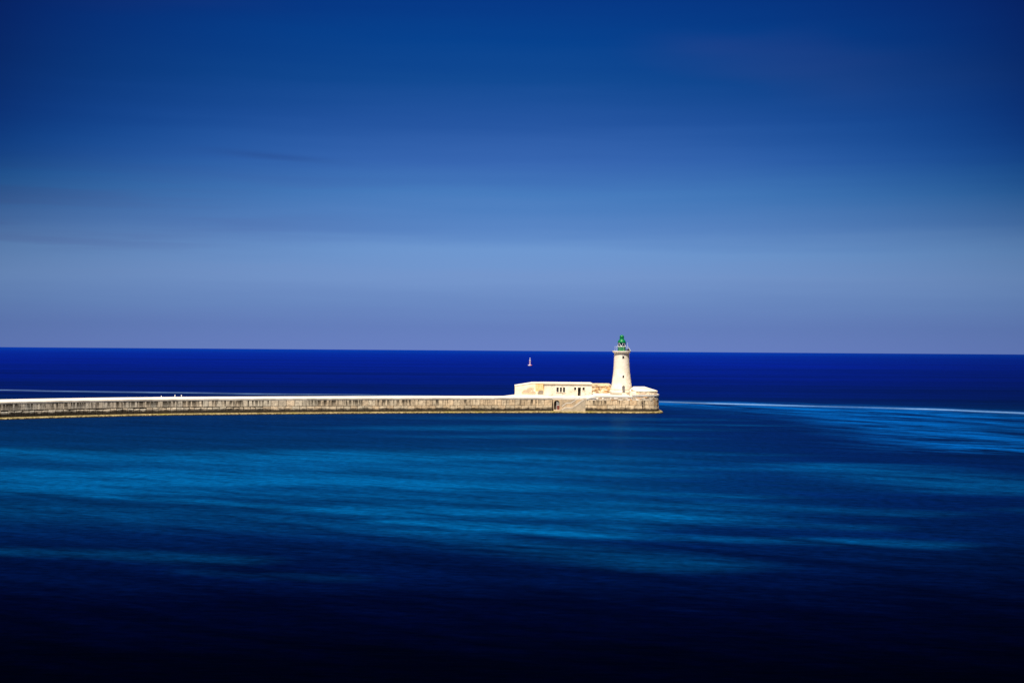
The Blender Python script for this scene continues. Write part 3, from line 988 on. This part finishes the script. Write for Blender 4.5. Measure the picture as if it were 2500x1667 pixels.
# churned and foamy water, and slicks with sky reflection painted as pale colour: (plan polyline, half width across, strength)
SLICK = [
    ([(-100, 252), (-88.8, 246.9), (-64.9, 229.4), (-45, 221)], 5.5, .62),
    ([(-95, 190), (-71.6, 199.2), (-51.9, 203), (-40, 199)], 11, .95),
    ([(-36, 232), (-26, 243), (-14, 238)], 12, .85),
    ([(-30, 215), (-15, 217), (-2, 208)], 8, .6),
    ([(-12, 226), (4, 215), (18, 207)], 3.5, .45),
    ([(-46, 190), (-30, 193), (-19.3, 193.5), (-6, 187)], 6.5, 1.0),
    ([(-70, 186), (-58, 182), (-46, 178)], 6, .7),
    ([(-63.8, 177.6), (-42.9, 170.1), (-25.9, 161.8), (-12, 154)], 2.2, .6),
    ([(-58, 158), (-34, 152), (-10, 146)], 10, .24),
    ([(-20, 176), (-4, 172), (12, 165)], 9, .42),
    ([(-12.4, 325.6), (6, 336), (20, 330)], 9, .5),
    ([(-5, 375), (15, 382), (35, 378)], 9, .3),
    ([(44, 352), (56, 350)], 5, .28),
    ([(-8, 295), (8, 300), (24, 296)], 5, .36),
    ([(-11, 149), (-1, 144.5), (8, 140)], 3.2, .95),
    ([(5, 140), (20, 137), (34, 135.5), (39, 134)], 3, .36),
    ([(-4, 136), (3, 130), (9, 125), (14, 121)], 5, .3),
    ([(-14, 160), (-1.1, 157), (10, 158.5), (17, 154.5)], 6.5, .68),
    ([(-8, 141), (0, 143), (10, 146)], 4, .5),
    ([(-10, 186.7), (4, 186.6), (14, 182), (28, 177)], 2.6, .55),
    ([(16, 170), (30, 165), (44, 160)], 4, .26),
    ([(-50, 127), (-45.1, 125.6), (-35.1, 124.5), (-23.9, 121)], 3.2, .22),
    ([(-24.1, 115), (-14, 112)], 3, .08),
    ([(50.7, 228.4), (56, 217), (62, 200), (67, 186)], 5, .5),
    ([(5.3, 226.9), (21.9, 219.9), (42.5, 219)], 5, .34),
    ([(5, 262), (25, 255), (40, 250)], 4, .26),
    ([(22, 150), (36, 147)], 3, .25),
    ([(60, 165), (72, 150)], 3, .16),
]
RIP = [
    ([(42, 520), (65, 500), (93, 482), (120, 468), (156, 434), (176, 400)], 8, .6),  # the churned blue water inside the tide line right of the head
    ([(50, 506), (66, 494), (93, 468), (110, 440), (119, 405)], 13, .8),
    ([(100, 420), (116, 385), (122, 358)], 13, .42),
    ([(70, 478), (90, 428), (98, 400)], 5, .6),
    ([(97, 405), (97.5, 345), (95, 300), (92, 262)], 6.5, .62),
    ([(114, 340), (109, 305)], 7, .28),
]
FOAM = [([(-253.7, 602.5), (-213.4, 593), (-173.5, 581), (-136.5, 575), (-99.7, 566.3), (-64.7, 563.3), (-29.8, 556.5)], 4.6, .55),
        ([(-29.8, 556.5), (-5, 548), (20.8, 534), (40, 522), (51.6, 513), (65.6, 501), (92.8, 484), (120, 470), (137.5, 458.5), (156.7, 434.9), (175.2, 401.6)], 4.2, .8)]


def stroke(pts, hw, amp, ax=None):
    ax = ax or float(np.clip(.3 + (200 - np.mean([p[1] for p in pts])) / 200, .3, .75))
    best = np.full(XX.shape, 1e9)
    for (x0, y0), (x1, y1) in zip(pts, pts[1:]):
        a0, a1 = x0 * ax, x1 * ax
        dx, dy = a1 - a0, y1 - y0
        t = np.clip(((XX * ax - a0) * dx + (YY - y0) * dy) / (dx * dx + dy * dy), 0, 1)
        best = np.minimum(best, (XX * ax - a0 - t * dx) ** 2 + (YY - y0 - t * dy) ** 2)
    return amp * np.exp(-best / (2 * (hw * .62) ** 2))


slick = np.zeros(XX.shape); rip = slick.copy(); foam = slick.copy()
for p, w, a in SLICK: slick = np.maximum(slick, stroke(p, w, a)) + .25 * np.minimum(slick, stroke(p, w, a))
for p, w, a in RIP: rip = np.maximum(rip, stroke(p, w, a))
for p, w, a in FOAM: foam = np.maximum(foam, stroke(p, w, a, .8))
verts = np.stack([XX, YY, np.zeros_like(XX)], -1).reshape(-1, 3)
idx = np.arange(nx * ny).reshape(ny, nx)
q = np.stack([idx[:-1, :-1], idx[:-1, 1:], idx[1:, 1:], idx[1:, :-1]], -1).reshape(-1, 4)
me = bpy.data.meshes.new('sea')
me.vertices.add(len(verts)); me.vertices.foreach_set('co', verts.ravel().astype(np.float32))
me.loops.add(q.size); me.loops.foreach_set('vertex_index', q.ravel().astype(np.int32))
me.polygons.add(len(q)); me.polygons.foreach_set('loop_start', np.arange(0, q.size, 4, dtype=np.int32))
me.update(calc_edges=True)
for nm, arr in (('slick', slick), ('rip', rip), ('foam', foam)):
    at_ = me.attributes.new(nm, 'FLOAT', 'POINT'); at_.data.foreach_set('value', arr.ravel().astype(np.float32))
sea = bpy.data.objects.new('sea', me); COL.objects.link(sea)
tag(sea, kind='structure')


def sea_material():
    m, N = new_mat('sea_water')
    pos = N.n('ShaderNodeNewGeometry').outputs['Position']
    sep = N.n('ShaderNodeSeparateXYZ', {0: pos})
    Y = sep.outputs[1]
    A = lambda n: N.n('ShaderNodeAttribute', attribute_name=n).outputs['Fac']
    slick, rip, foam = A('slick'), A('rip'), A('foam')
    foam = N.math('MULTIPLY', foam, N.rng(N.noise(N.mapping(pos, (.03, .03, 1)), 1.0, 4, .6), .32, .68, .35, 1.15))
    # drifting texture: long streaks lying along the current
    lay = lambda a: N.mapping(pos, rot=(0, 0, R(a)))
    n1 = N.noise(N.mapping(lay(34), (.05, .22, 1)), 1.0, 5, .62, .3)
    n2 = N.noise(N.mapping(lay(14), (.15, .62, 1)), 1.0, 5, .65)
    n3 = N.noise(N.mapping(pos, (.004, .035, 1)), 1.0, 3, .55)
    n4 = N.noise(N.mapping(pos, (.0012, .008, 1)), 1.0, 3, .55)
    grain = N.rng(N.noise(N.mapping(lay(6), (.75, 1.1, 1)), 1.0, 3, .6), .3, .7, 0, 1, False)
    streak = N.math('ADD', N.math('MULTIPLY', n1, .6), N.math('MULTIPLY', n2, .4))
    streak = N.math('ADD', N.math('MULTIPLY', N.math('SUBTRACT', streak, .5), 2.7), .5)
    # water colour by distance: near black close in, lighter in the middle, navy under the wall, ultramarine outside
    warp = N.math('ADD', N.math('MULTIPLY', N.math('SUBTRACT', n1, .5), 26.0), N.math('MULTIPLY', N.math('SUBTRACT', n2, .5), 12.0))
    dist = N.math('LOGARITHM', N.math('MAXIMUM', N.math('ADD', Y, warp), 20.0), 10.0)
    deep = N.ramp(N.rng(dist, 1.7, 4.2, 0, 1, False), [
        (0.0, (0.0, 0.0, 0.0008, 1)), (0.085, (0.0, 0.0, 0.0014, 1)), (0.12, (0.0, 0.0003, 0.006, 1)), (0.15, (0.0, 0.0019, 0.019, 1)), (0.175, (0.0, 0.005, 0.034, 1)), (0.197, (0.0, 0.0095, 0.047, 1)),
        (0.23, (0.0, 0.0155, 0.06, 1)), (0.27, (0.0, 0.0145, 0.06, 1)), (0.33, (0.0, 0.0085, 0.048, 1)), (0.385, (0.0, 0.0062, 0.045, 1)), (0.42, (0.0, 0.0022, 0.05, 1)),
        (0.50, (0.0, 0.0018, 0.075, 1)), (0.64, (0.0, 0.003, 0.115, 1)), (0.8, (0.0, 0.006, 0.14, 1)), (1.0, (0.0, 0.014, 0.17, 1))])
    # the paler tone gives way to navy towards the right
    navy_mask = N.math('ADD', sep.outputs[0], N.math('MULTIPLY', N.math('SUBTRACT', n1, .5), 50.0))
    navy_mask = N.math('MULTIPLY', N.rng(navy_mask, -5, 62), N.math('MULTIPLY', N.rng(dist, 2.08, 2.2), N.rng(dist, 2.62, 2.68, 1, 0)))
    deep = N.mix(N.math('MULTIPLY', navy_mask, .9), deep, (0.0, 0.0045, 0.042, 1))
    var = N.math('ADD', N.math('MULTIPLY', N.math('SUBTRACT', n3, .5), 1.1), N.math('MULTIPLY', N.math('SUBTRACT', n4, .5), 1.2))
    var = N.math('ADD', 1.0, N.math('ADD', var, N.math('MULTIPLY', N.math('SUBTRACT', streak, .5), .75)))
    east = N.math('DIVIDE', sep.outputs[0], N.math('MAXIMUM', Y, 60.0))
    var = N.math('MULTIPLY', var, N.rng(east, .12, .42, 1, .62))  # lens vignetting put into the sea colour, darker towards the right
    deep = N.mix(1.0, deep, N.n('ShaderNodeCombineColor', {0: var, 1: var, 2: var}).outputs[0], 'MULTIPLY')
    f = N.math('MULTIPLY', slick, N.math('ADD', -.05, N.math('MULTIPLY', streak, 1.95)))
    f = N.rng(f, .02, 1.05, 0, 1, False)
    col = N.mix(f, deep, (0.0, 0.052, 0.16, 1))  # sky reflected by the smooth slicks, put into the diffuse colour
    n5 = N.noise(N.mapping(lay(62), (.018, .085, 1)), 1.0, 5, .62, .6)
    feather = N.math('ADD', streak, N.math('MULTIPLY', N.math('SUBTRACT', n5, .5), 2.2))
    r = N.rng(N.math('MULTIPLY', rip, N.math('ADD', -.35, N.math('MULTIPLY', feather, 2.3))), .03, 1.0, 0, 1, False)
    col = N.mix(r, col, (0.0, 0.062, 0.25, 1))
    fm = N.math('MULTIPLY', foam, N.math('ADD', .45, N.math('MULTIPLY', streak, .75)))
    col = N.mix(N.math('MINIMUM', fm, 1.0), col, (0.20, 0.36, 0.56, 1))
    g = N.math('ADD', .6, N.math('MULTIPLY', grain, .8))
    col = N.mix(1.0, col, N.n('ShaderNodeCombineColor', {0: g, 1: g, 2: g}).outputs[0], 'MULTIPLY')
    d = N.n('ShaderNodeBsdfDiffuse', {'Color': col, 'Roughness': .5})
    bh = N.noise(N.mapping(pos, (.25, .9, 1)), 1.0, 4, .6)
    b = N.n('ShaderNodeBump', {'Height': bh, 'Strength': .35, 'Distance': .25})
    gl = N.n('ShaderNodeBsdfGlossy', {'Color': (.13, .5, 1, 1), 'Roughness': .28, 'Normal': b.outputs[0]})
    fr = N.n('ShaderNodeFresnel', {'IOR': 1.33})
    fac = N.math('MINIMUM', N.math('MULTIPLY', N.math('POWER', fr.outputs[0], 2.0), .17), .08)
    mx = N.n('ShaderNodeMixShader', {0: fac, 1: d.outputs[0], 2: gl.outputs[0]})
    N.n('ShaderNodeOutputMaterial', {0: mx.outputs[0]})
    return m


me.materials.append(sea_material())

# ------------------------------------------------------------------ light, sky, camera
EXPOSURE = 0.75
K = 2 ** -EXPOSURE
EL, AZ = 62.0, 15.0
to_sun = Vector((-math.sin(R(AZ)) * math.cos(R(EL)), -math.cos(R(AZ)) * math.cos(R(EL)), math.sin(R(EL))))
ld = bpy.data.lights.new('sun', 'SUN'); ld.energy = 5.0; ld.angle = R(.5); ld.color = (1.0, .955, .88)
lo = bpy.data.objects.new('sun', ld); COL.objects.link(lo)
lo.rotation_euler = to_sun.to_track_quat('Z', 'Y').to_euler(); lo.location = (-100, 0, 200)

w = bpy.data.worlds.new('World'); scene.world = w; w.use_nodes = True
N = Nodes(w.node_tree)
sky = N.n('ShaderNodeTexSky', sky_type='NISHITA', sun_disc=False, sun_elevation=R(EL), sun_rotation=math.atan2(to_sun.x, to_sun.y), altitude=20, air_density=1.0, dust_density=.4, ozone_density=3.0)
gen = N.n('ShaderNodeTexCoord').outputs['Generated']
sp_ = N.n('ShaderNodeSeparateXYZ', {0: gen})
az = N.math('ARCTAN2', sp_.outputs[0], sp_.outputs[1])
el = N.math('ARCSINE', N.math('MINIMUM', N.math('MAXIMUM', sp_.outputs[2], -1), 1))
STR = 0.1
stops = [(0, 104, 128, 194), (.9, 99, 126, 189), (1.9, 105, 137, 195), (2.9, 115, 149, 204), (3.9, 109, 151, 208), (4.9, 88, 133, 197), (6.2, 70, 123, 190),
         (7.5, 54, 102, 178), (9.1, 34, 84, 161), (10.7, 12, 72, 147), (12.3, 0, 64, 142), (13.9, 0, 54, 133), (18, 0, 42, 114), (28, 0, 26, 82), (45, 0, 14, 55), (90, 0, 8, 40)]
t = N.rng(el, 0, R(30), 0, 1, False)
# soft wisps lying in long flat bands, and a few pinkish veils higher up
cv = N.n('ShaderNodeCombineXYZ', {0: az, 1: N.math('MULTIPLY', el, 1.0), 2: 0.0}).outputs[0]
w1 = N.noise(N.mapping(cv, (4.5, 80, 1)), 1.0, 4, .5)
w2 = N.noise(N.mapping(cv, (2.2, 9, 1), loc=(4.2, 1, 0)), 1.0, 3, .5)
low = N.math('MULTIPLY', N.rng(el, R(1.5), R(3)), N.rng(el, R(4.5), R(8.5), 1, 0))
tw_ = N.math('ADD', t, N.math('MULTIPLY', N.math('MULTIPLY', N.math('SUBTRACT', w1, .5), .032), N.rng(el, R(.4), R(2))))
rampc = N.ramp(tw_, [(min(1, e / 30), srgb(r, g, b, K / STR)) for e, r, g, b in stops if e <= 28] + [(1.0, srgb(0, 22, 74, K / STR))])
high = N.ramp(N.rng(el, R(30), R(90), 0, 1, False), [(0, srgb(0, 22, 74, K / STR)), (.3, srgb(0, 13, 52, K / STR)), (1, srgb(0, 8, 38, K / STR))])
skyc = N.mix(N.math('GREATER_THAN', el, R(30)), rampc, high)
veil = N.math('MULTIPLY', N.rng(w2, .55, .75), N.math('MULTIPLY', N.rng(el, R(5), R(9)), .12))
skyc = N.mix(veil, skyc, srgb(120, 95, 150, K / STR))
left = N.math('MULTIPLY', N.rng(az, 0.0, -.42), N.math('MULTIPLY', N.rng(el, R(2.8), R(4.6)), N.rng(el, R(4.8), R(8.5), 1, 0)))
skyc = N.mix(N.math('MULTIPLY', left, N.math('MULTIPLY', N.rng(w1, .42, .62, .3, 1), .5)), skyc, srgb(92, 106, 168, K / STR))
# sky colour darkened towards both sides to stand in for lens vignetting
dz = N.math('SUBTRACT', az, .0)
dz = N.math('MULTIPLY', dz, dz)
dark = N.math('MULTIPLY', N.math('MINIMUM', N.math('MULTIPLY', dz, 5.8), .75), N.rng(el, R(1.0), R(9), .3, 1))
gain = N.math('SUBTRACT', 1.0, dark)
skyc = N.mix(1.0, skyc, N.n('ShaderNodeCombineColor', {0: N.math('POWER', gain, N.rng(el, R(4), R(9), 1.15, 2.6)), 1: gain, 2: N.math('POWER', gain, N.rng(el, R(3), R(9), .95, .62))}).outputs[0], 'MULTIPLY')
# one thin darker cloud bar, left of centre
q1 = N.math('POWER', N.math('ABSOLUTE', N.math('DIVIDE', N.math('ADD', az, .168), .04)), 2.0)
q2 = N.math('POWER', N.math('ABSOLUTE', N.math('DIVIDE', N.math('SUBTRACT', N.math('ADD', el, N.math('MULTIPLY', az, .06)), R(7.6) - .0101), .0022)), 2.0)
bar = N.math('EXPONENT', N.math('MULTIPLY', N.math('ADD', q1, q2), -1.0))
skyc = N.mix(N.math('MULTIPLY', bar, .4), skyc, srgb(36, 72, 140, K / STR))
skyc = N.mix(.006, skyc, sky.outputs[0])
bg = N.n('ShaderNodeBackground', {'Color': skyc, 'Strength': STR})
N.n('ShaderNodeOutputWorld', {0: bg.outputs[0]})

cd = bpy.data.cameras.new('camera'); cam = bpy.data.objects.new('camera', cd); COL.objects.link(cam)
cd.lens = 50; cd.sensor_width = 36; cd.clip_start = .5; cd.clip_end = 300000
cam.location = (0, 0, 18)
pitch = math.atan(22.0 / 3472)
cam.rotation_euler = (Matrix.Rotation(R(90) + pitch, 4, 'X') @ Matrix.Rotation(R(.4125), 4, 'Z')).to_euler()
scene.camera = cam

scene.render.engine = 'CYCLES'
scene.cycles.max_bounces = 6
scene.cycles.transparent_max_bounces = 8
scene.cycles.use_denoising = True
scene.view_settings.view_transform = 'Standard'
scene.view_settings.look = 'None'
scene.view_settings.exposure = EXPOSURE
scene.view_settings.gamma = 1
scene.view_settings.use_curve_mapping = False
scene.render.resolution_x = 1024; scene.render.resolution_y = 682
